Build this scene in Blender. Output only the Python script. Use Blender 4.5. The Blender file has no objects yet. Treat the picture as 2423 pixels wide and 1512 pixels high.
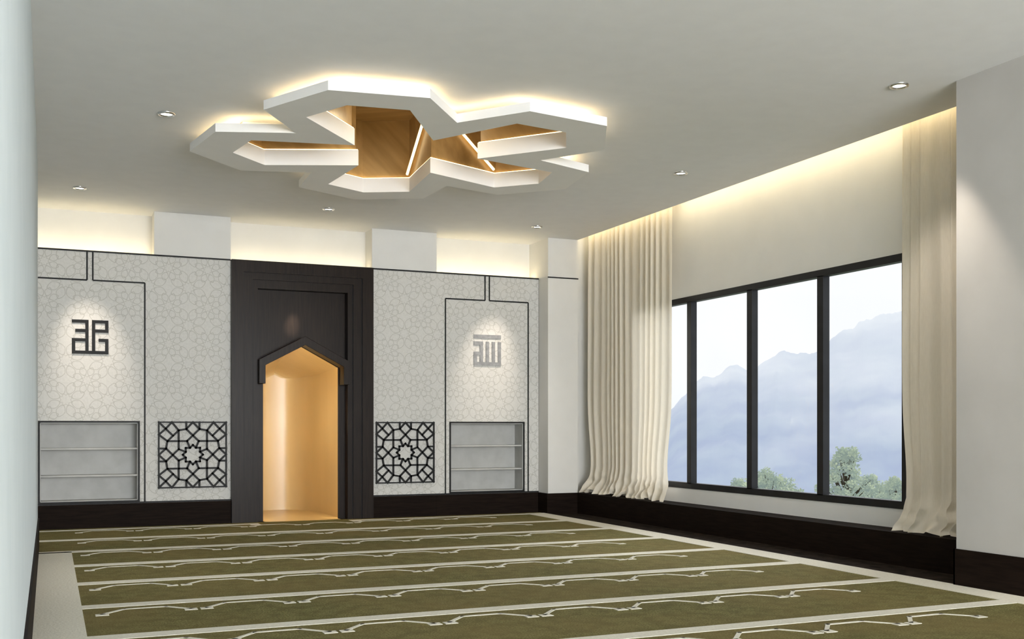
import bpy, bmesh, math, random
from mathutils import Vector, noise
random.seed(4)
scene=bpy.context.scene
COL=scene.collection
try:
    scene.view_settings.view_transform='Standard'
except Exception as e: print(e)

# ------------------------------------------------------------------ materials
def new_mat(name):
    m=bpy.data.materials.new(name); m.use_nodes=True
    nt=m.node_tree; b=nt.nodes['Principled BSDF']
    return m,nt,b
def math_n(nt,op,a,b=None,c=None):
    n=nt.nodes.new('ShaderNodeMath'); n.operation=op
    for i,v in enumerate((a,b,c)):
        if v is None: continue
        if isinstance(v,(int,float)): n.inputs[i].default_value=v
        else: nt.links.new(v,n.inputs[i])
    return n.outputs[0]
def mixc(nt,f,c1,c2):
    n=nt.nodes.new('ShaderNodeMix'); n.data_type='RGBA'
    if isinstance(f,(int,float)): n.inputs[0].default_value=f
    else: nt.links.new(f,n.inputs[0])
    for k,c in ((6,c1),(7,c2)):
        if isinstance(c,tuple): n.inputs[k].default_value=(*c,1)
        else: nt.links.new(c,n.inputs[k])
    return n.outputs[2]
def noise_n(nt,scale,detail=4,stretch=None,pos=None,rot=None):
    if pos is None:
        g=nt.nodes.new('ShaderNodeNewGeometry'); pos=g.outputs['Position']
    if rot:
        mp=nt.nodes.new('ShaderNodeMapping'); mp.inputs['Rotation'].default_value=rot
        nt.links.new(pos,mp.inputs['Vector']); pos=mp.outputs[0]
    if stretch:
        mp=nt.nodes.new('ShaderNodeMapping'); mp.inputs['Scale'].default_value=stretch
        nt.links.new(pos,mp.inputs['Vector']); pos=mp.outputs[0]
    n=nt.nodes.new('ShaderNodeTexNoise'); n.inputs['Scale'].default_value=scale; n.inputs['Detail'].default_value=detail
    nt.links.new(pos,n.inputs['Vector'])
    return n.outputs['Fac']
def ramp(nt,f,lo,hi):
    n=nt.nodes.new('ShaderNodeMapRange'); n.inputs[1].default_value=lo; n.inputs[2].default_value=hi
    nt.links.new(f,n.inputs[0]); return n.outputs[0]
def bump(nt,b,h,strength,dist=0.01):
    n=nt.nodes.new('ShaderNodeBump'); n.inputs['Strength'].default_value=strength; n.inputs['Distance'].default_value=dist
    nt.links.new(h,n.inputs['Height']); nt.links.new(n.outputs[0],b.inputs['Normal'])
def simple(name,c1,c2,scale,rough=0.6,bmp=0,metal=0,spec=0.5,stretch=None,lo=0.35,hi=0.65,rot=None):
    m,nt,b=new_mat(name)
    f=noise_n(nt,scale,4,stretch,rot=rot); r=ramp(nt,f,lo,hi)
    nt.links.new(mixc(nt,r,c1,c2),b.inputs['Base Color'])
    b.inputs['Roughness'].default_value=rough; b.inputs['Metallic'].default_value=metal
    b.inputs['Specular IOR Level'].default_value=spec
    if bmp: bump(nt,b,f,bmp)
    return m
def emis(name,c,s):
    m,nt,b=new_mat(name)
    b.inputs['Base Color'].default_value=(*c,1)
    b.inputs['Emission Color'].default_value=(*c,1); b.inputs['Emission Strength'].default_value=s
    return m
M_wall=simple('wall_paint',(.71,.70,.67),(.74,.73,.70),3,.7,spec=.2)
M_walllit=simple('wall_paint_lit',(.83,.82,.79),(.85,.84,.81),3,.7,spec=.2)  # lighter copy of the wall paint, extra brightness put into the colour
M_wallshade=simple('wall_paint_shade',(.54,.60,.62),(.57,.625,.645),3,.8,spec=.1)  # same white wall, with shade and cool light mixed into its colour
M_piershade=simple('wall_paint_pier_shade',(.48,.46,.43),(.505,.485,.455),3,.8,spec=.1)  # white column darkened in its colour, standing in for weaker light
M_ceil=simple('ceiling_paint',(.79,.79,.785),(.81,.81,.805),6,.8,spec=.2)
M_white=simple('ring_white',(.88,.865,.84),(.90,.885,.86),5,.6,spec=.2)
M_dark=simple('dark_wood',(.012,.0075,.0055),(.020,.013,.009),3,.34,stretch=(20,20,1),spec=.12)
M_base=simple('baseboard_wood',(.008,.0048,.0035),(.014,.0085,.006),4,.6,stretch=(1,1,12),spec=.05)
M_black=simple('black_metal',(.008,.008,.008),(.014,.014,.014),8,.5,spec=.2)
M_silver=simple('brushed_silver',(.24,.245,.25),(.32,.325,.33),20,.4,metal=.2)
M_chrome=simple('chrome',(.6,.6,.6),(.7,.7,.7),10,.2,metal=1)
M_shelf=simple('shelf_laminate',(.44,.44,.42),(.50,.50,.48),6,.6)
M_frame=simple('window_aluminium',(.010,.011,.013),(.016,.017,.020),6,.4,spec=.3)
M_floor=simple('dark_floor_carpet',(.010,.007,.005),(.028,.020,.015),9,.9,bmp=.5,spec=.05)
M_wood=simple('gold_wood',(.30,.18,.065),(.52,.34,.145),1.3,.28,stretch=(5,5,.5),spec=.5,lo=.3,hi=.7,rot=(.5,.6,0))
M_woodc=simple('gold_wood_ceiling',(.32,.20,.075),(.52,.34,.15),2.0,.35,stretch=(.8,6,1),spec=.4,lo=.3,hi=.7,rot=(0,0,.6))
M_nwood=simple('niche_gold_wood',(.46,.335,.160),(.54,.40,.205),1.4,.30,stretch=(2,2,.5),spec=.6,lo=.2,hi=.8)
M_led=emis('led_warm',(1.0,.77,.42),4.5)
M_ledd=emis('led_diagonal',(1.0,.74,.38),2.6)
M_ledo=emis('led_ring_outer',(1.0,.77,.43),12)
M_ledn=emis('led_niche',(1.0,.78,.44),42)
M_led2=emis('led_cove',(1.0,.84,.54),15)
M_lens=emis('lamp_lens',(1,.95,.85),12)
M_cream=simple('carpet_cream',(.60,.57,.48),(.68,.65,.56),60,.95,bmp=.3,spec=.05)

def carpet_mat():
    m,nt,b=new_mat('carpet_olive')
    f1=noise_n(nt,90,3); f2=noise_n(nt,1.1,5); f3=noise_n(nt,9,7)
    c=mixc(nt,ramp(nt,f1,.35,.65),(.090,.081,.029),(.230,.208,.088))
    c=mixc(nt,math_n(nt,'MULTIPLY',ramp(nt,f3,.42,.62),.55),c,(.090,.080,.030))
    c2=mixc(nt,math_n(nt,'MULTIPLY',ramp(nt,f2,.35,.70),.6),c,(.190,.142,.058))
    nt.links.new(c2,b.inputs['Base Color']); b.inputs['Roughness'].default_value=.95
    b.inputs['Specular IOR Level'].default_value=.05
    bump(nt,b,f1,.5); return m
M_olive=carpet_mat()

def panel_mat():
    m,nt,b=new_mat('arabesque_panel')
    g=nt.nodes.new('ShaderNodeNewGeometry'); s=nt.nodes.new('ShaderNodeSeparateXYZ')
    nt.links.new(g.outputs['Position'],s.inputs[0])
    def flower(cell,ox,oz,N,u0,ru,rv,star,eps):
        x=math_n(nt,'SUBTRACT',math_n(nt,'FLOORED_MODULO',math_n(nt,'MULTIPLY_ADD',s.outputs[0],1/cell,ox),1.0),.5)
        z=math_n(nt,'SUBTRACT',math_n(nt,'FLOORED_MODULO',math_n(nt,'MULTIPLY_ADD',s.outputs[2],1/cell,oz),1.0),.5)
        r=math_n(nt,'SQRT',math_n(nt,'ADD',math_n(nt,'MULTIPLY',x,x),math_n(nt,'MULTIPLY',z,z)))
        a=math_n(nt,'ADD',math_n(nt,'ARCTAN2',z,x),math.pi)
        sec=2*math.pi/N
        af=math_n(nt,'ABSOLUTE',math_n(nt,'SUBTRACT',math_n(nt,'FLOORED_MODULO',a,sec),sec/2))
        u=math_n(nt,'MULTIPLY',r,math_n(nt,'COSINE',af)); v=math_n(nt,'MULTIPLY',r,math_n(nt,'SINE',af))
        e1=math_n(nt,'POWER',math_n(nt,'ABSOLUTE',math_n(nt,'DIVIDE',math_n(nt,'SUBTRACT',u,u0),ru)),1.5)
        e2=math_n(nt,'POWER',math_n(nt,'ABSOLUTE',math_n(nt,'DIVIDE',v,rv)),1.5)
        L=math_n(nt,'COMPARE',math_n(nt,'ADD',e1,e2),1.0,eps)
        st=math_n(nt,'COMPARE',math_n(nt,'MULTIPLY_ADD',v,1.6,u),star,.012)
        return math_n(nt,'MAXIMUM',L,st)
    A=flower(.46,.1,.2,8,.31,.16,.105,.17,.11)
    B=flower(.46,.6,.7,8,.24,.11,.08,.13,.15)
    L=math_n(nt,'MAXIMUM',A,B)
    nz=ramp(nt,noise_n(nt,40,3),.3,.7)
    basec=mixc(nt,nz,(.60,.59,.56),(.66,.65,.615))
    nt.links.new(mixc(nt,math_n(nt,'MULTIPLY',L,.6),basec,(.38,.37,.33)),b.inputs['Base Color'])
    b.inputs['Roughness'].default_value=.6; b.inputs['Specular IOR Level'].default_value=.3
    bump(nt,b,L,.25,.003)
    return m
M_panel=panel_mat()

def curtain_mat():
    m,nt,b=new_mat('curtain_linen')
    f=noise_n(nt,90,2,(1,1,.15))
    nt.links.new(mixc(nt,ramp(nt,f,.3,.7),(.85,.785,.67),(.90,.835,.72)),b.inputs['Base Color'])
    b.inputs['Roughness'].default_value=.85; b.inputs['Specular IOR Level'].default_value=.1
    t=nt.nodes.new('ShaderNodeBsdfTranslucent'); t.inputs[0].default_value=(.87,.80,.68,1)
    mx=nt.nodes.new('ShaderNodeMixShader'); mx.inputs[0].default_value=.22
    out=nt.nodes['Material Output']
    nt.links.new(b.outputs[0],mx.inputs[1]); nt.links.new(t.outputs[0],mx.inputs[2]); nt.links.new(mx.outputs[0],out.inputs[0])
    return m
M_curtain=curtain_mat()
def glass_mat():
    m,nt,b=new_mat('window_glass')
    t=nt.nodes.new('ShaderNodeBsdfTransparent'); gl=nt.nodes.new('ShaderNodeBsdfGlossy'); gl.inputs['Roughness'].default_value=.05
    mx=nt.nodes.new('ShaderNodeMixShader'); mx.inputs[0].default_value=.008
    nt.links.new(t.outputs[0],mx.inputs[1]); nt.links.new(gl.outputs[0],mx.inputs[2]); nt.links.new(mx.outputs[0],nt.nodes['Material Output'].inputs[0])
    return m
M_glass=glass_mat()

# ------------------------------------------------------------------ mesh helper
class M:
    def __init__(s): s.v=[]; s.f=[]; s.m=[]
    def add(s,vs,fs,mi=0):
        o=len(s.v); s.v+= [tuple(v) for v in vs]
        for f in fs: s.f.append([i+o for i in f]); s.m.append(mi)
    def box(s,x0,x1,y0,y1,z0,z1,mi=0):
        v=[(x0,y0,z0),(x1,y0,z0),(x1,y1,z0),(x0,y1,z0),(x0,y0,z1),(x1,y0,z1),(x1,y1,z1),(x0,y1,z1)]
        s.add(v,[(0,3,2,1),(4,5,6,7),(0,1,5,4),(1,2,6,5),(2,3,7,6),(3,0,4,7)],mi); return s
    def prism(s,loops,t0,t1,axis='Z',mi=0):
        bm=bmesh.new()
        def P(a,b,t): return {'Z':(a,b,t),'Y':(a,t,b),'X':(t,a,b)}[axis]
        es=[];ringv=[]
        for lp in loops:
            vs=[bm.verts.new(P(a,b,t0)) for a,b in lp]; ringv.append(vs)
            for i in range(len(vs)): es.append(bm.edges.new((vs[i],vs[(i+1)%len(vs)])))
        bmesh.ops.triangle_fill(bm,use_beauty=True,edges=es)
        bm.verts.index_update(); cap=[[v.index for v in f.verts] for f in bm.faces]
        n=len(bm.verts); lo=[v.co.copy() for v in bm.verts]
        ax={'X':0,'Y':1,'Z':2}[axis]; hi=[]
        for c in lo:
            d=c.copy(); d[ax]=t1; hi.append(d)
        faces=cap+[[i+n for i in reversed(f)] for f in cap]
        for vs in ringv:
            for i in range(len(vs)):
                a=vs[i].index;b=vs[(i+1)%len(vs)].index; faces.append([a,b,b+n,a+n])
        bm.free()
        bm=bmesh.new(); bv=[bm.verts.new(c) for c in lo+hi]
        for f in faces: bm.faces.new([bv[i] for i in f])
        bmesh.ops.recalc_face_normals(bm,faces=bm.faces)
        bm.verts.index_update()
        s.add([v.co[:] for v in bm.verts],[[v.index for v in f.verts] for f in bm.faces],mi); bm.free(); return s
    def bar(s,p,q,w,h,axis,t,mi=0):
        """flat bar between 2D points p,q in plane perpendicular to axis; from t to t+h"""
        p=Vector(p);q=Vector(q);d=(q-p).normalized();n=Vector((-d.y,d.x))*w/2; e=d*w/2
        return s.prism([[tuple(p-e+n),tuple(q+e+n),tuple(q+e-n),tuple(p-e-n)]],t,t+h,axis,mi)
    def rod(s,p,q,r,mi=0,n=6,r2=None):
        p=Vector(p);q=Vector(q);d=(q-p).normalized()
        a=d.orthogonal().normalized();b=d.cross(a); r2=r if r2 is None else r2
        v=[]
        for c,rr in ((p,r),(q,r2)):
            for i in range(n):
                t=2*math.pi*i/n; v.append(c+a*rr*math.cos(t)+b*rr*math.sin(t))
        f=[(i,(i+1)%n,(i+1)%n+n,i+n) for i in range(n)]+[tuple(reversed(range(n))),tuple(range(n,2*n))]
        s.add(v,f,mi); return s
    def obj(s,name,mats,parent=None,base=None,smooth=False,label=None,cat=None,kind=None,bevel=0):
        used=sorted({i for f in s.f for i in f}); remap={o:i for i,o in enumerate(used)}
        s.v=[s.v[i] for i in used]; s.f=[[remap[i] for i in f] for f in s.f]
        xs=[v[0] for v in s.v];ys=[v[1] for v in s.v];zs=[v[2] for v in s.v]
        if base is None:
            base=Vector(((min(xs)+max(xs))/2,(min(ys)+max(ys))/2,min(zs)))
        me=bpy.data.meshes.new(name); me.from_pydata([(v[0]-base[0],v[1]-base[1],v[2]-base[2]) for v in s.v],[],s.f)
        for mt in (mats if isinstance(mats,(list,tuple)) else [mats]): me.materials.append(mt)
        for i,p in enumerate(me.polygons): p.material_index=s.m[i]; p.use_smooth=smooth
        me.update()
        o=bpy.data.objects.new(name,me); COL.objects.link(o)
        if parent: 
            o.parent=parent; o.location=Vector(base)-parent.location
        else: o.location=base
        if label: o['label']=label
        if cat: o['category']=cat
        if kind: o['kind']=kind
        if bevel:
            bv=o.modifiers.new('b','BEVEL'); bv.width=bevel; bv.segments=2; bv.limit_method='ANGLE'
        return o
def empty(name,loc,label,cat,group=None):
    e=bpy.data.objects.new(name,None); e.empty_display_size=.2; e.location=loc; COL.objects.link(e)
    e['label']=label; e['category']=cat
    if group: e['group']=group
    return e
def rect(a0,a1,b0,b1): return [(a0,b0),(a1,b0),(a1,b1),(a0,b1)]
ST='structure'

# ------------------------------------------------------------------ dimensions
YF=13.45; YN=13.77; H=3.8; XL=-.10; XR=6.25; XW=7.03; XP=6.75; CX=2.975; YB=-9.0

# ------------------------------------------------------------------ floor
M().box(-.6,7.25,YB,16.0,-.12,0).obj('floor',M_floor,kind=ST)
# ceiling + ring outlines
RX,RY=3.015,9.185
KR=1.0426
def rp(r,a): a=math.radians(a); return (RX+r*math.sin(a),RY-r*math.cos(a))
def outline(rc,rs,rt,da):
    o=[]
    for k in range(5):
        o+=[rp(rc,72*k),rp(rs,72*k+36-da),rp(rt,72*k+36),rp(rs,72*k+36+da)]
    return o
OUT=outline(1.135*KR,1.68*KR,1.88*KR,22.5)
def INN(d): return outline(.58*KR+d,1.37*KR+d,1.52*KR+d,17.5)
cm=M().prism([rect(-.6,XP,YB,13.8),INN(.075)],H,H+.3,'Z')
cm.box(XP,7.25,5.9,13.8,4.10,4.16)
cm.obj('ceiling',M_ceil,kind=ST)

# ------------------------------------------------------------------ walls
w=M().box(-.6,XL,YB,11.7,0,H).box(-.6,-.35,11.7,13.8,0,H); w.obj('wall_left',M_wallshade,kind=ST)
w=M().prism([[(-.35,0),(2.43,0),(2.43,2.4),(3.53,2.4),(3.53,0),(7.03,0),(7.03,4.1),(-.35,4.1)]],YN,14.0,'Y')
w.box(1.167,2.07,YF,YN,3.272,H); w.box(3.88,4.775,YF,YN,3.272,H)
w.box(6.29,XP,13.15,YN,0,H)
w.box(XP,XW,13.3,YN,0,4.1)
w.obj('wall_front',M_wall,kind=ST)
M().prism([rect(5.9,13.8,0,4.1),rect(7.27,11.94,.46,2.76)],XW,7.25,'X').obj('wall_right',M_walllit,kind=ST)
M().box(XR,7.25,YB,5.96,0,H).obj('wall_right_column',M_piershade,kind=ST)
M().box(-.6,7.25,YB-.15,YB,0,H).obj('wall_back',M_wall,kind=ST)
# baseboards
M().box(XL,XL+.014,YB,11.7,0,.28).box(XL-.25,XL+.014,11.7,11.714,0,.28).obj('baseboard_left',M_base,kind=ST)
b=M().box(-.35,2.07,YF-.03,YF,0,.285).box(3.88,6.27,YF-.03,YF,0,.285)
b.box(6.265,XP,13.125,13.15,0,.285).box(6.265,6.29,13.15,YF,0,.285).box(4.76,4.79,YF-.035,YF-.03,0,.285)
b.obj('baseboard_front',M_base,kind=ST)
M().box(6.73,XW,5.96,13.15,0,.285).obj('baseboard_right',M_base,kind=ST)
M().box(XR-.015,XR,YB,5.975,0,.285).box(XR-.015,XW-.31,5.96,5.975,0,.285).obj('baseboard_column',M_base,kind=ST)

# ------------------------------------------------------------------ carpet
c=M().box(XL+.016,6.26,YB+.1,13.36,0.0,.012,0)
c.box(-.33,XL+.016,11.72,13.36,0.0,.012,0)
zt,zh=.012,.015
c.box(XL+.016,.20,YB+.1,10.9,zt,zh,1)
c.box(5.98,6.26,YB+.1,13.22,zt,zh,1)
rows=[5.25+1.13*k for k in range(-5,8)]
for y in rows[:-1]:
    x0=.2 if y<10.8 else (XL+.016 if y<11.7 else -.33)
    c.box(x0,5.98,y-.07,y+.07,zt,zh,1)
c.box(-.33,2.36,13.10,13.20,zt,zh,1); c.box(3.50,5.98,13.10,13.20,zt,zh,1)
c.box(2.24,2.36,12.98,13.10,zt,zh,1); c.box(3.50,3.62,12.98,13.10,zt,zh,1)
for y in rows:
    if y>13.3: continue
    x=.30
    yb=y-.33
    while x+.56<5.95:
        pts=[(x+.01,yb),(x+.15,yb+.155),(x+.41,yb+.155),(x+.55,yb)]
        for i in range(3): c.bar(pts[i],pts[i+1],.027,.003,'Z',zt,1)
        c.box(x-.03,x+.05,yb-.05,yb+.015,zt,zh,1); c.box(x+.51,x+.59,yb-.05,yb+.015,zt,zh,1)
        x+=.64
c.obj('prayer_carpet',[M_olive,M_cream],label='olive green prayer carpet with cream rows and arch motifs',cat='carpet')

# ------------------------------------------------------------------ front wall panels
def panel(x0,x1,nx0,nx1,inner,out,t0,t1,sx):
    e=empty('wall_panel',((x0+x1)/2,YF,0),'white arabesque patterned wall panel with thin black inlay lines','wall panel','patterned wall panels')
    M().prism([rect(x0,x1,.285,3.27),rect(nx0,nx1,.31,1.262)],YF,YN-.005,'Y').obj('panel_board',M_panel,e)
    t=M(); y0=YF-.006; L=.018
    def h(a,b,z): t.box(min(a,b),max(a,b),y0,YF,z-L/2,z+L/2)
    def v(x,a,b): t.box(x-L/2,x+L/2,y0,YF,a,b)
    t.box(x0,x1,YF-.012,YF,3.262,3.28)
    h(x0,x1,.295)
    v(inner,.3,2.93); h(inner,t0,2.93); v(t0,2.93,3.27)
    v(t1,2.93,3.27); h(t1,out,2.93); v(out,.3,2.93)
    t.obj('inlay_trim',M_black,e)
    return e
panel(-.345,2.07,-.105,.995,1.06,-.175,.478,.415,1)
panel(3.88,6.285,4.965,6.06,4.90,6.125,5.476,5.54,1)
M().box(6.285,XP+.005,13.143,13.15,3.25,3.266).obj('trim_1',M_black,kind=ST)

# built-in shelves
def shelf(x0,x1):
    e=empty('wall_shelf',((x0+x1)/2,YF,.31),'recessed grey wall shelf with two boards and black edging','shelf','recessed wall shelves')
    a=.004
    bx=M().box(x0+a,x0+.02,YF+.005,YN-.03,.314,1.258).box(x1-.02,x1-a,YF+.005,YN-.03,.314,1.258)
    bx.box(x0+a,x1-a,YF+.005,YN-.03,1.24,1.258).box(x0+a,x1-a,YF+.005,YN-.03,.314,.33).box(x0+a,x1-a,YN-.05,YN-.03,.314,1.258)
    bx.obj('shelf_case',M_shelf,e)
    for z in (.62,.94): M().box(x0+.02,x1-.02,YF+.03,YN-.05,z-.009,z+.009).obj('shelf_board',M_shelf,e)
    M().prism([rect(x0-.008,x1+.008,.302,1.27),rect(x0+.012,x1-.012,.322,1.25)],YF-.012,YF-.0005,'Y').obj('edge_frame',M_black,e)
shelf(-.105,.995); shelf(4.965,6.06)

# lattice grilles
def grille(cx,cz):
    R=.405
    e=empty('lattice_grille',(cx,YF,cz-R),'square black geometric star lattice grille on patterned panel','grille','star lattice grilles')
    M().prism([rect(cx-R,cx+R,cz-R,cz+R),rect(cx-R+.016,cx+R-.016,cz-R+.016,cz+R-.016)],YF-.03,YF-.001,'Y').obj('grille_frame',M_black,e)
    segs=set()
    def S(p,q):
        for sx in (1,-1):
            for sy in (1,-1):
                for sw in (0,1):
                    a=(p[0]*sx,p[1]*sy);b=(q[0]*sx,q[1]*sy)
                    if sw: a=a[::-1];b=b[::-1]
                    a=(round(a[0],3),round(a[1],3));b=(round(b[0],3),round(b[1],3))
                    segs.add(tuple(sorted((a,b))))
    # two crossed squares form the eight pointed star; their straps run on to the frame
    S((.594,0),(.42,.174)); S((.42,.174),(.42,.42)); S((.42,.42),(.42,.75)); S((.594,0),(.79,.196))
    # half stars on each side of the frame
    S((.79,.196),(1,.196)); S((.79,.196),(.75,.42)); S((.79,-.196),(1,0)); S((.75,.42),(1,.62)); S((.75,.42),(.42,.75))
    # corner
    S((.585,.585),(.80,.80)); S((.80,.80),(1,.62)); S((.80,.80),(1,1))
    # inner star tied to the outer one
    S((.30,0),(.212,.088)); S((.212,.088),(.212,.212)); S((.212,.088),(.42,.174))
    g=M()
    for a,b_ in segs:
        g.bar((cx+a[0]*R*.98,cz+a[1]*R*.98),(cx+b_[0]*R*.98,cz+b_[1]*R*.98),.022,.02,'Y',YF-.024)
    g.obj('star_lattice',M_black,e)
    return e
grille(1.617,.86); grille(4.333,.86)

# calligraphy
def glyph(name,rowsb,cx,cz,sx,sz,mat,label):
    n=len(rowsb[0]); a=sx/n; h=sz/len(rowsb); g=M()
    for r,row in enumerate(rowsb):
        cc=0
        while cc<n:
            if row[cc]=='X':
                d=cc
                while d<n and row[d]=='X': d+=1
                g.box(cx-sx/2+cc*a,cx-sx/2+d*a,YF-.014,YF-.001,cz+sz/2-(r+1)*h-.0003,cz+sz/2-r*h)
                cc=d
            else: cc+=1
    g.obj(name,mat,label=label,cat='wall lettering')
glyph('calligraphy_sign',["XXXXX.XXXXX","....X.X...X","....X.X...X",".XXXX.XXXXX","....X.X....","....X.X....","XXXXX.X.XXX","X...X.X...X","X...X.X...X","X...X.X...X","XXXXXXXXXXX"],.45,2.26,.40,.40,M_black,'black square kufic calligraphy lettering under a spotlight')
glyph('calligraphy_sign',["XXXXXXXXX",".........","XXX.X.X.X","..X.X.X.X","..X.X.X.X","XXX.X.X.X","X.X.X.X.X","X.X.X.X.X","XXXXXXXXX"],5.51,2.25,.40,.42,M_silver,'silver square kufic calligraphy lettering under a spotlight')

# ------------------------------------------------------------------ mihrab
mh=empty('mihrab_niche',(CX,YF,0),'dark wood prayer niche with pointed arch and glowing timber interior','mihrab')
hx=.575
fr=M()
def portal(a,top,b,btop,y0,y1):
    fr.prism([[(CX-a,0),(CX-b,0),(CX-b,btop),(CX+b,btop),(CX+b,0),(CX+a,0),(CX+a,top),(CX-a,top)]],y0,y1,'Y')
portal(.903,3.272,.757,3.125,13.37,YN-.01)
portal(.757,3.125,.643,3.04,13.40,YN-.01)
portal(.643,3.04,hx,2.935,13.43,YN-.01)
fr.obj('portal_frame',M_dark,mh)
gr=M()
for s in (-1,1):
    gr.box(CX+s*.757-.008,CX+s*.757+.008,13.392,13.41,0,3.125); gr.box(CX+s*.643-.008,CX+s*.643+.008,13.422,13.44,0,3.04)
gr.obj('groove_shade_strip',M_black,mh)  # black strips stand in for the shade inside deeper grooves
iw=.485
M().prism([[(CX-hx,0),(CX-iw,0),(CX-iw,1.97),(CX,2.23),(CX+iw,1.97),(CX+iw,0),(CX+hx,0),(CX+hx,2.935),(CX-hx,2.935)]],13.57,13.60,'Y').obj('inner_panel',M_dark,mh)
M().prism([[(CX-hx,1.74),(CX-hx,2.04),(CX,2.345),(CX+hx,2.04),(CX+hx,1.74),(CX+iw+.012,1.74),(CX+iw+.012,1.97),(CX,2.235),(CX-iw-.012,1.97),(CX-iw-.012,1.74)]],13.33,13.57,'Y').obj('arch_hood',M_dark,mh,bevel=.004)
# interior lining: rounded timber apse
yd=1.75; jw=iw+.045
li=M(); secs=[]
NS=26
for k in range(NS+1):
    a=math.pi/2*k/NS
    hw=jw*max(.004,math.cos(a))**.55; yy=13.605+yd*math.sin(a)**.75
    secs.append((hw,yy))
vw=[]
for hw,yy in secs:
    q=(yy-13.605)/yd; sp=2.0-.10*q; ap=sp+(.285-.05*q)*hw/jw
    vw+= [(CX-hw,yy,.004),(CX-hw,yy,sp),(CX,yy,ap),(CX+hw,yy,sp),(CX+hw,yy,.004)]
fw=[]
for k in range(NS):
    a=5*k;b_=5*(k+1)
    fw.append((a,a+1,b_+1,b_)); fw.append((a+3,a+4,b_+4,b_+3))
a=5*NS; fw.append((a,a+1,a+2,a+3,a+4))
li.add(vw,fw,0); li.obj('niche_lining',M_nwood,mh,smooth=True)
lc=M(); fc=[];ff=[]
for k in range(NS):
    a=5*k;b_=5*(k+1)
    fc.append((a+1,a+2,b_+2,b_+1)); fc.append((a+2,a+3,b_+3,b_+2)); ff.append((a,b_,b_+4,a+4))
lc.add(vw,fc,0); lc.obj('niche_vault',M_nwood,mh)
lf_=M(); lf_.add(vw,ff,0); lf_.obj('niche_floor',M_nwood,mh)
M().box(CX-iw,CX+iw,13.39,13.605,.001,.006,0).obj('threshold',M_nwood,mh)
ye=13.605+yd
sh=M().box(2.38,3.57,ye+.01,ye+.05,0,2.38).box(2.38,2.41,14.0,ye+.01,0,2.38).box(3.54,3.57,14.0,ye+.01,0,2.38).box(2.38,3.57,14.0,ye+.05,2.38,2.42)
sh.obj('niche_shell',M_wall,mh)
def inset(d): return [(CX-jw+d,0.02),(CX-jw+d,2.0-d*.5),(CX,2.285-d*1.1),(CX+jw-d,2.0-d*.5),(CX+jw-d,0.02)]
st=M(); A=inset(.012); B_=inset(.028)
for i in range(4):
    st.prism([[A[i],A[i+1],B_[i+1],B_[i]]],13.606,13.618,'Y')
st.obj('light_strip',M_ledn,mh)

# ------------------------------------------------------------------ ceiling feature
RZ=3.65
cf=empty('ceiling_light_feature',(RX,RY,RZ),'white five-lobed geometric ceiling feature with glowing gold wood recess','ceiling light')
rg=M().prism([OUT,INN(.0)],RZ,RZ+.072,'Z'); rg.prism([INN(.026),INN(0)],RZ+.072,3.795,'Z')
rg.obj('lobed_ring',M_white,cf)
M().prism([INN(.07),INN(.03)],RZ+.074,3.80,'Z').obj('recess_collar',M_white,cf)
sf=M().prism([INN(.07),INN(.03)],3.801,4.40,'Z',0); sf.prism([INN(.07)],4.40,4.43,'Z',1); sf.obj('timber_recess',[M_wood,M_woodc],cf)
def so(d):
    return outline(1.135*KR-d*.9,1.68*KR-d,1.88*KR-d,22.5)
ld=M().prism([so(.19),so(.21)],RZ+.073,RZ+.079,'Z'); ld.obj('outer_light_strip',M_ledo,cf)
ld=M().prism([INN(.026),INN(.010)],3.7955,3.802,'Z'); ld.obj('inner_light_strip',M_led,cf)
dg=M()
def P3(r,a,z): x,y=rp(r*KR,a); return (x,y,z)
dg.rod(P3(1.33,163.5,3.82),P3(.67,150,4.26),.014); dg.rod(P3(1.33,124.5,3.82),P3(.67,138,4.30),.014)
dg.obj('diagonal_light_strip',M_ledd,cf)

# ------------------------------------------------------------------ cove lights
def cove(x0,x1):
    M().box(x0,x1,13.60,13.625,3.274,3.29).obj('cove_light',M_led2,label='warm linear cove light on top of wall panel',cat='cove light')
cove(-.33,1.15); cove(2.09,3.86); cove(4.79,6.27)
M().box(XP+.002,XP+.022,6.0,13.28,3.99,4.01).obj('cove_light',M_led2,label='warm linear cove light in curtain pocket',cat='cove light')

# ------------------------------------------------------------------ downlights
def torus_ring(m,r0,r1,z0,z1,mi,n=32):
    v=[];f=[]
    for i in range(n):
        t=2*math.pi*i/n;c_,s_=math.cos(t),math.sin(t)
        v+=[(r0*c_,r0*s_,z1),(r0*c_*1.03,r0*s_*1.03,z0),(r1*c_*.98,r1*s_*.98,z0),(r1*c_,r1*s_,z1)]
    for i in range(n):
        a=4*i;b2=4*((i+1)%n)
        for k in range(3): f.append((a+k,a+k+1,b2+k+1,b2+k))
    m.add(v,f,mi)
pos=[(.898,9.21),(.309,12.44),(3.06,12.46),(5.81,12.48),(5.93,9.25),(5.93,6.21)]
ringm=None
for i,(x,y) in enumerate(pos):
    e=empty('recessed_downlight',(x,y,H),'round chrome recessed ceiling downlight, lit','downlight','ceiling downlights')
    if ringm is None:
        m=M(); torus_ring(m,.048,.072,-.012,-.0005,0); o=m.obj('trim_ring',M_chrome,None,base=(0,0,0),smooth=True); ringm=o; o.parent=e; o.location=(0,0,0)
        m=M(); n=24; vv=[(.048*math.cos(2*math.pi*k/n),.048*math.sin(2*math.pi*k/n),-.003) for k in range(n)]; m.add(vv,[tuple(reversed(range(n)))]); l=m.obj('lamp_lens',M_lens,None,base=(0,0,0)); l.parent=e; l.location=(0,0,0); lensm=l
    else:
        for src in (ringm,lensm):
            d=src.copy(); d.parent=e; COL.objects.link(d)
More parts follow.
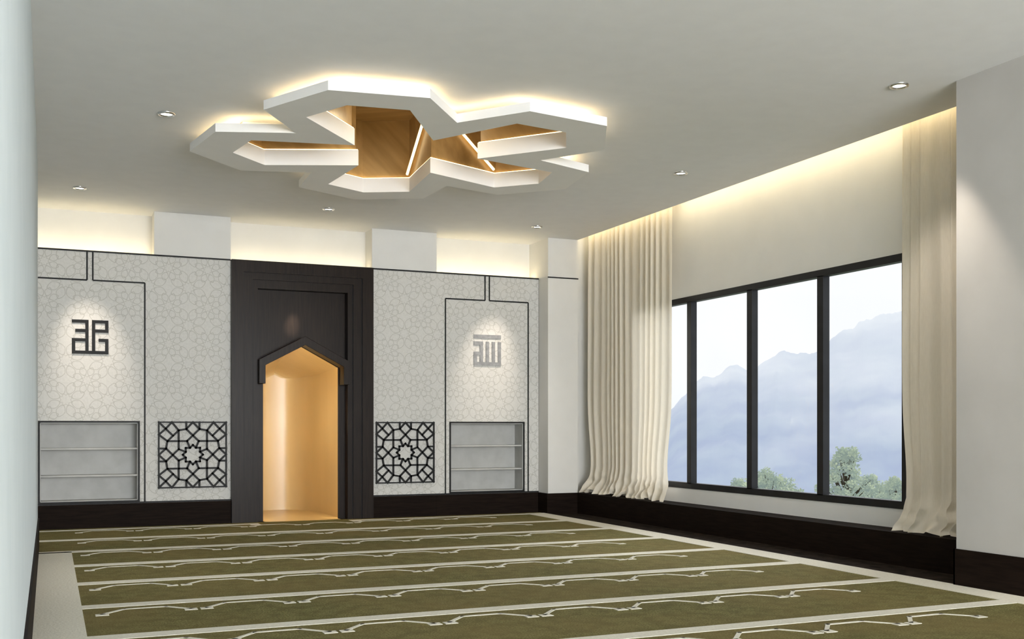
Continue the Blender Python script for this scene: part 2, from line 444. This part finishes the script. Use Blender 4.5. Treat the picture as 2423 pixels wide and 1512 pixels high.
def spot(name,loc,tgt,en,ang,blend,col,rad=.04):
    l=bpy.data.lights.new(name,'SPOT'); l.energy=en; l.spot_size=math.radians(ang); l.spot_blend=blend; l.color=col; l.shadow_soft_size=rad
    o=bpy.data.objects.new(name,l); o.location=loc; o.rotation_euler=(Vector(tgt)-Vector(loc)).to_track_quat('-Z','Y').to_euler(); COL.objects.link(o); return o
for (x,y) in pos:
    spot('downlight_lamp',(x,y,H-.03),(x,y,0),90,62,1,(1,.95,.87))
spot('accent_lamp',(.309,12.44,H-.04),(.45,YF,1.95),190,32,1,(1,.87,.75))
spot('accent_lamp',(5.81,12.48,H-.04),(5.51,YF,1.95),190,32,1,(1,.87,.75))
spot('accent_lamp',(3.06,12.46,H-.04),(2.95,YF,2.3),50,34,1,(1,.87,.74))
spot('accent_lamp',(3.06,12.46,H-.04),(2.86,13.57,2.50),500,8,1,(1,.90,.78),.02)  # added narrow spot, imitates the downlight's glint above the arch
spot('accent_lamp',(5.93,6.21,H-.04),(6.9,6.8,2.1),60,45,1,(1,.90,.80))
spot('accent_lamp',(5.93,6.21,H-.04),(6.27,5.60,1.9),170,28,.9,(1,.88,.76))
l=bpy.data.lights.new('niche_fill','POINT'); l.energy=5; l.color=(1,.86,.60); l.shadow_soft_size=0  # added point light without a fitting, brightens the niche
o=bpy.data.objects.new('niche_fill',l); o.location=(2.95,14.2,1.3); COL.objects.link(o)
spot('niche_sheen_spot',(3.32,13.75,1.6),(2.60,14.7,1.15),16,62,1,(1,.98,.95),.12)  # added spot, imitates the pale sheen on the lining
l=bpy.data.lights.new('recess_fill','POINT'); l.energy=12; l.color=(1,.84,.56); l.shadow_soft_size=0  # added point light without a fitting, brightens the timber recess
o=bpy.data.objects.new('recess_fill',l); o.location=(RX,RY-.2,4.0); COL.objects.link(o)

# ------------------------------------------------------------------ curtains
def curtain(ya,yb_,nf,seed,inner_dir,label):
    NU,NV=nf*20,60
    v=[];f=[]
    zb,zt_=.30,4.02
    for j in range(NV+1):
        t=(j/NV)**1.6; z=zb+(zt_-zb)*t
        hgt=z-zb
        pin=1-.10*math.exp(-((hgt-.40)/.5)**2)+.06*math.exp(-(hgt/.12)**2)
        for i in range(NU+1):
            s=i/NU
            warp=s+.28/nf*math.sin(2*math.pi*s*2.3+seed)+.08/nf*math.sin(z*.9+s*9)
            ph=2*math.pi*nf*warp
            A=.019+.008*math.sin(s*17+seed)+.014*math.exp(-hgt/.8)
            x=6.885+A*math.sin(ph)
            yy=ya+(yb_-ya)*(.5+(s-.5)*pin)
            yy+=.007*math.cos(ph)*(1+math.exp(-hgt/.5))
            zz=z
            if hgt<.35:
                k=(1-hgt/.35)
                x+=-.11*k*k+.07*k*noise.noise(Vector((s*nf*.9,hgt*9,seed)))
                yy+=.07*k*noise.noise(Vector((s*nf*.7,hgt*12,seed+7)))
                zz+=.06*k*(noise.noise(Vector((s*nf*.8,hgt*6,seed+3)))+.2*math.sin(ph*.5))
                zz=max(zz,.293)
            x=min(x,XW-.01)
            if hgt>.5: x=max(x,XP+.03)
            v.append((x,yy,zz))
    for j in range(NV):
        for i in range(NU):
            a=j*(NU+1)+i; f.append((a,a+1,a+NU+2,a+NU+1))
    m=M(); m.add(v,f); o=m.obj('curtain',M_curtain,smooth=True,label=label,cat='curtain')
    return o
curtain(13.12,10.93,15,1.0,1,'floor-length beige linen curtain gathered at the hem beside window')
curtain(7.16,6.0,8,5.0,1,'beige linen curtain half hidden by white column')

# ------------------------------------------------------------------ window
m=M(); a0,a1,z0,z1=7.27,11.94,.46,2.76; fx0,fx1=XW-.01,XW+.07
m.prism([rect(a0,a1,z0,z1),rect(a0+.05,a1-.05,z0+.07,z1-.07)],fx0,fx1,'X')
for y in (8.42,9.58,10.77): m.box(fx0,fx1,y-.045,y+.045,z0+.06,z1-.06)
wi=m.obj('window_1',M_frame,kind=ST)
g=M(); ys=[a0+.05,8.42,9.58,10.77,a1-.05]
for i in range(4): g.box(XW+.03,XW+.036,ys[i]+.0,ys[i+1],z0+.07,z1-.07)
g.obj('window_glass',M_glass,wi)

# ------------------------------------------------------------------ outside
F_=Vector((math.sin(math.radians(23.615)),math.cos(math.radians(23.615)),0)); R_=Vector((F_.y,-F_.x,0))
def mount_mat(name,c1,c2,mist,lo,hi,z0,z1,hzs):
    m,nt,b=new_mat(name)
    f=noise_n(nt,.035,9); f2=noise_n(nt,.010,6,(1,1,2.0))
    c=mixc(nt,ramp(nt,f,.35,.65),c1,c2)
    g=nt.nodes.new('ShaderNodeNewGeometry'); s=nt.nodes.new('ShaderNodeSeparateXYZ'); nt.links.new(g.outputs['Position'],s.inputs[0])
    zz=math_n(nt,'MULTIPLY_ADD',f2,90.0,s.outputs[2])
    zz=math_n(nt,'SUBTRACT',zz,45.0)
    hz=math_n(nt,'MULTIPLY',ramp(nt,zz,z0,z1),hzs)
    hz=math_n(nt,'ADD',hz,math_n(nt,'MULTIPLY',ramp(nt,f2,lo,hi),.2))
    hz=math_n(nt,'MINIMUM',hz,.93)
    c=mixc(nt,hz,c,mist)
    b.inputs['Base Color'].default_value=(.02,.03,.03,1); nt.links.new(c,b.inputs['Emission Color'])  # haze and daylight are painted in as emission colour
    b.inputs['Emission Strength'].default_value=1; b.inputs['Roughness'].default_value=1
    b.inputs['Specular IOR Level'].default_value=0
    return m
def ridge(name,dist,prof,rough,mat,seed,label):
    NU,NV=300,30; v=[];f=[]
    us=[p[0] for p in prof]
    for j in range(NV+1):
        for i in range(NU+1):
            u=us[0]+(us[-1]-us[0])*i/NU
            for k in range(len(prof)-1):
                if prof[k][0]<=u<=prof[k+1][0]+1e-9:
                    t=(u-prof[k][0])/(prof[k+1][0]-prof[k][0]); hh=prof[k][1]*(1-t)+prof[k+1][1]*t; break
            t=j/NV
            d=dist*(1-.35*(1-t))
            n_=sum(noise.noise(Vector((u*s*60,t*s*4,seed)))/s for s in (1,2,4,8,16))
            z=-60*(1-t)+(hh*dist)*t+n_*dist*rough*(.4+.6*t)
            p=(F_+R_*u)*d
            v.append((p.x,p.y,z))
    for j in range(NV):
        for i in range(NU):
            a=j*(NU+1)+i; f.append((a,a+1,a+NU+2,a+NU+1))
    m=M(); m.add(v,f); m.obj(name,mat,smooth=True,label=label,cat='mountain')
pp=[(.05,.0),(.148,.015),(.16,.03),(.18,.048),(.205,.056),(.235,.060),(.25,.070),(.285,.071),(.30,.083),(.33,.101),(.35,.108),(.38,.112),(.45,.12),(.6,.10)]
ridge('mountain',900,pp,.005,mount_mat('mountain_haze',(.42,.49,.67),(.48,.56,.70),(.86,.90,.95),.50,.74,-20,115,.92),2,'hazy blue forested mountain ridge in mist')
def leaf_mat():
    m,nt,b=new_mat('leaves')
    f=noise_n(nt,2.5,3)
    c=mixc(nt,ramp(nt,f,.38,.62),(.11,.16,.07),(.32,.36,.17))
    nt.links.new(c,b.inputs['Base Color']); b.inputs['Roughness'].default_value=.9
    b.inputs['Emission Color'].default_value=(.46,.56,.60,1); b.inputs['Emission Strength'].default_value=.38  # pale emission paints haze over the leaves
    return m
M_leaf=leaf_mat()
M_bark=simple('bark',(.08,.06,.04),(.14,.11,.08),5,.9)
def tree(px,zc,top,width,seed,h=9):
    rnd=random.Random(seed); u=(px-1211.5)/2508; p=(F_+R_*u)*zc; gz=top-h
    e=empty('tree',(p.x,p.y,gz),'green broadleaf tree outside in pale mist','tree','trees outside the window')
    t=M(); t.rod((p.x,p.y,gz),(p.x,p.y,top-h*.30),.22,r2=.10)
    lf=M()
    for k in range(60):
        zz=rnd.random()
        prof=math.sqrt(max(.02,1-zz**1.8))
        rr=width/2*prof*math.sqrt(rnd.random()); an=rnd.random()*6.283
        c_=Vector((p.x+rr*math.cos(an),p.y+rr*math.sin(an),top-.2-(1-zz)*2.4))
        t.rod((p.x,p.y,top-3.2+zz*1.6),tuple(c_),.045,r2=.012,n=4)
        cr=width*.12
        for q in range(120):
            d=Vector((rnd.gauss(0,1),rnd.gauss(0,1),rnd.gauss(0,.8))).normalized()*cr*rnd.random()**.4
            a=Vector((rnd.gauss(0,1),rnd.gauss(0,1),rnd.gauss(0,1))).normalized(); b2=a.orthogonal().normalized(); s=rnd.uniform(.045,.095)
            q0=c_+d; lf.add([q0-a*s,q0+b2*s*.6,q0+a*s,q0-b2*s*.6],[(0,1,2,3)])
    t.obj('trunk',M_bark,e); lf.obj('foliage',M_leaf,e)
tree(1820,50,-.70,3.0,1); tree(2002,45,.35,2.5,2); tree(2116,47,-1.0,1.9,3); tree(1748,55,-1.5,2.6,5); tree(2062,54,-1.2,2.2,6); tree(1880,55,-2.0,2.4,8)
M().box(10,62,5,75,-14,-10).obj('ground_outside',simple('grass',(.10,.14,.06),(.2,.24,.12),.5,.9),kind=ST)

# ------------------------------------------------------------------ world
w=bpy.data.worlds.new('World'); scene.world=w; w.use_nodes=True; nt=w.node_tree; bg=nt.nodes['Background']
tc=nt.nodes.new('ShaderNodeTexCoord'); sp=nt.nodes.new('ShaderNodeSeparateXYZ'); nt.links.new(tc.outputs['Generated'],sp.inputs[0])
f=ramp(nt,sp.outputs[2],0.02,.16)
n=nt.nodes.new('ShaderNodeTexNoise'); n.inputs['Scale'].default_value=7; n.inputs['Detail'].default_value=5; nt.links.new(tc.outputs['Generated'],n.inputs['Vector'])
c=mixc(nt,f,(.70,.725,.755),(.73,.745,.76)); c=mixc(nt,ramp(nt,n.outputs['Fac'],.42,.62),c,(.74,.75,.76))
nt.links.new(c,bg.inputs[0]); bg.inputs[1].default_value=1.36

def area(name,loc,tgt,sx,sy,en,col):
    l=bpy.data.lights.new(name,'AREA'); l.shape='RECTANGLE'; l.size=sx; l.size_y=sy; l.energy=en; l.color=col
    o=bpy.data.objects.new(name,l); o.location=loc; o.rotation_euler=(Vector(tgt)-Vector(loc)).to_track_quat('-Z','Y').to_euler(); COL.objects.link(o)
area('room_fill',(3.1,-6.0,1.7),(3.3,10,4.2),6,3.2,1700,(.95,.975,1))  # unseen fill added behind the camera to brighten the hall
s=bpy.data.lights.new('sky_sun','SUN'); s.energy=4.6; s.angle=math.radians(60); s.color=(.92,.96,1)
o=bpy.data.objects.new('sky_sun',s); o.rotation_euler=Vector((-1,-.15,-.40)).to_track_quat('-Z','Y').to_euler(); COL.objects.link(o)

# ------------------------------------------------------------------ camera
cd=bpy.data.cameras.new('camera'); cam=bpy.data.objects.new('camera',cd); COL.objects.link(cam)
cam.location=(0,0,1.2); cam.rotation_euler=(math.radians(90),0,-math.radians(23.615))
cd.sensor_width=36; cd.lens=2508/2423*36; cd.shift_y=(1010-756)/2423; cd.clip_end=5000; cd.clip_start=.02
scene.camera=cam
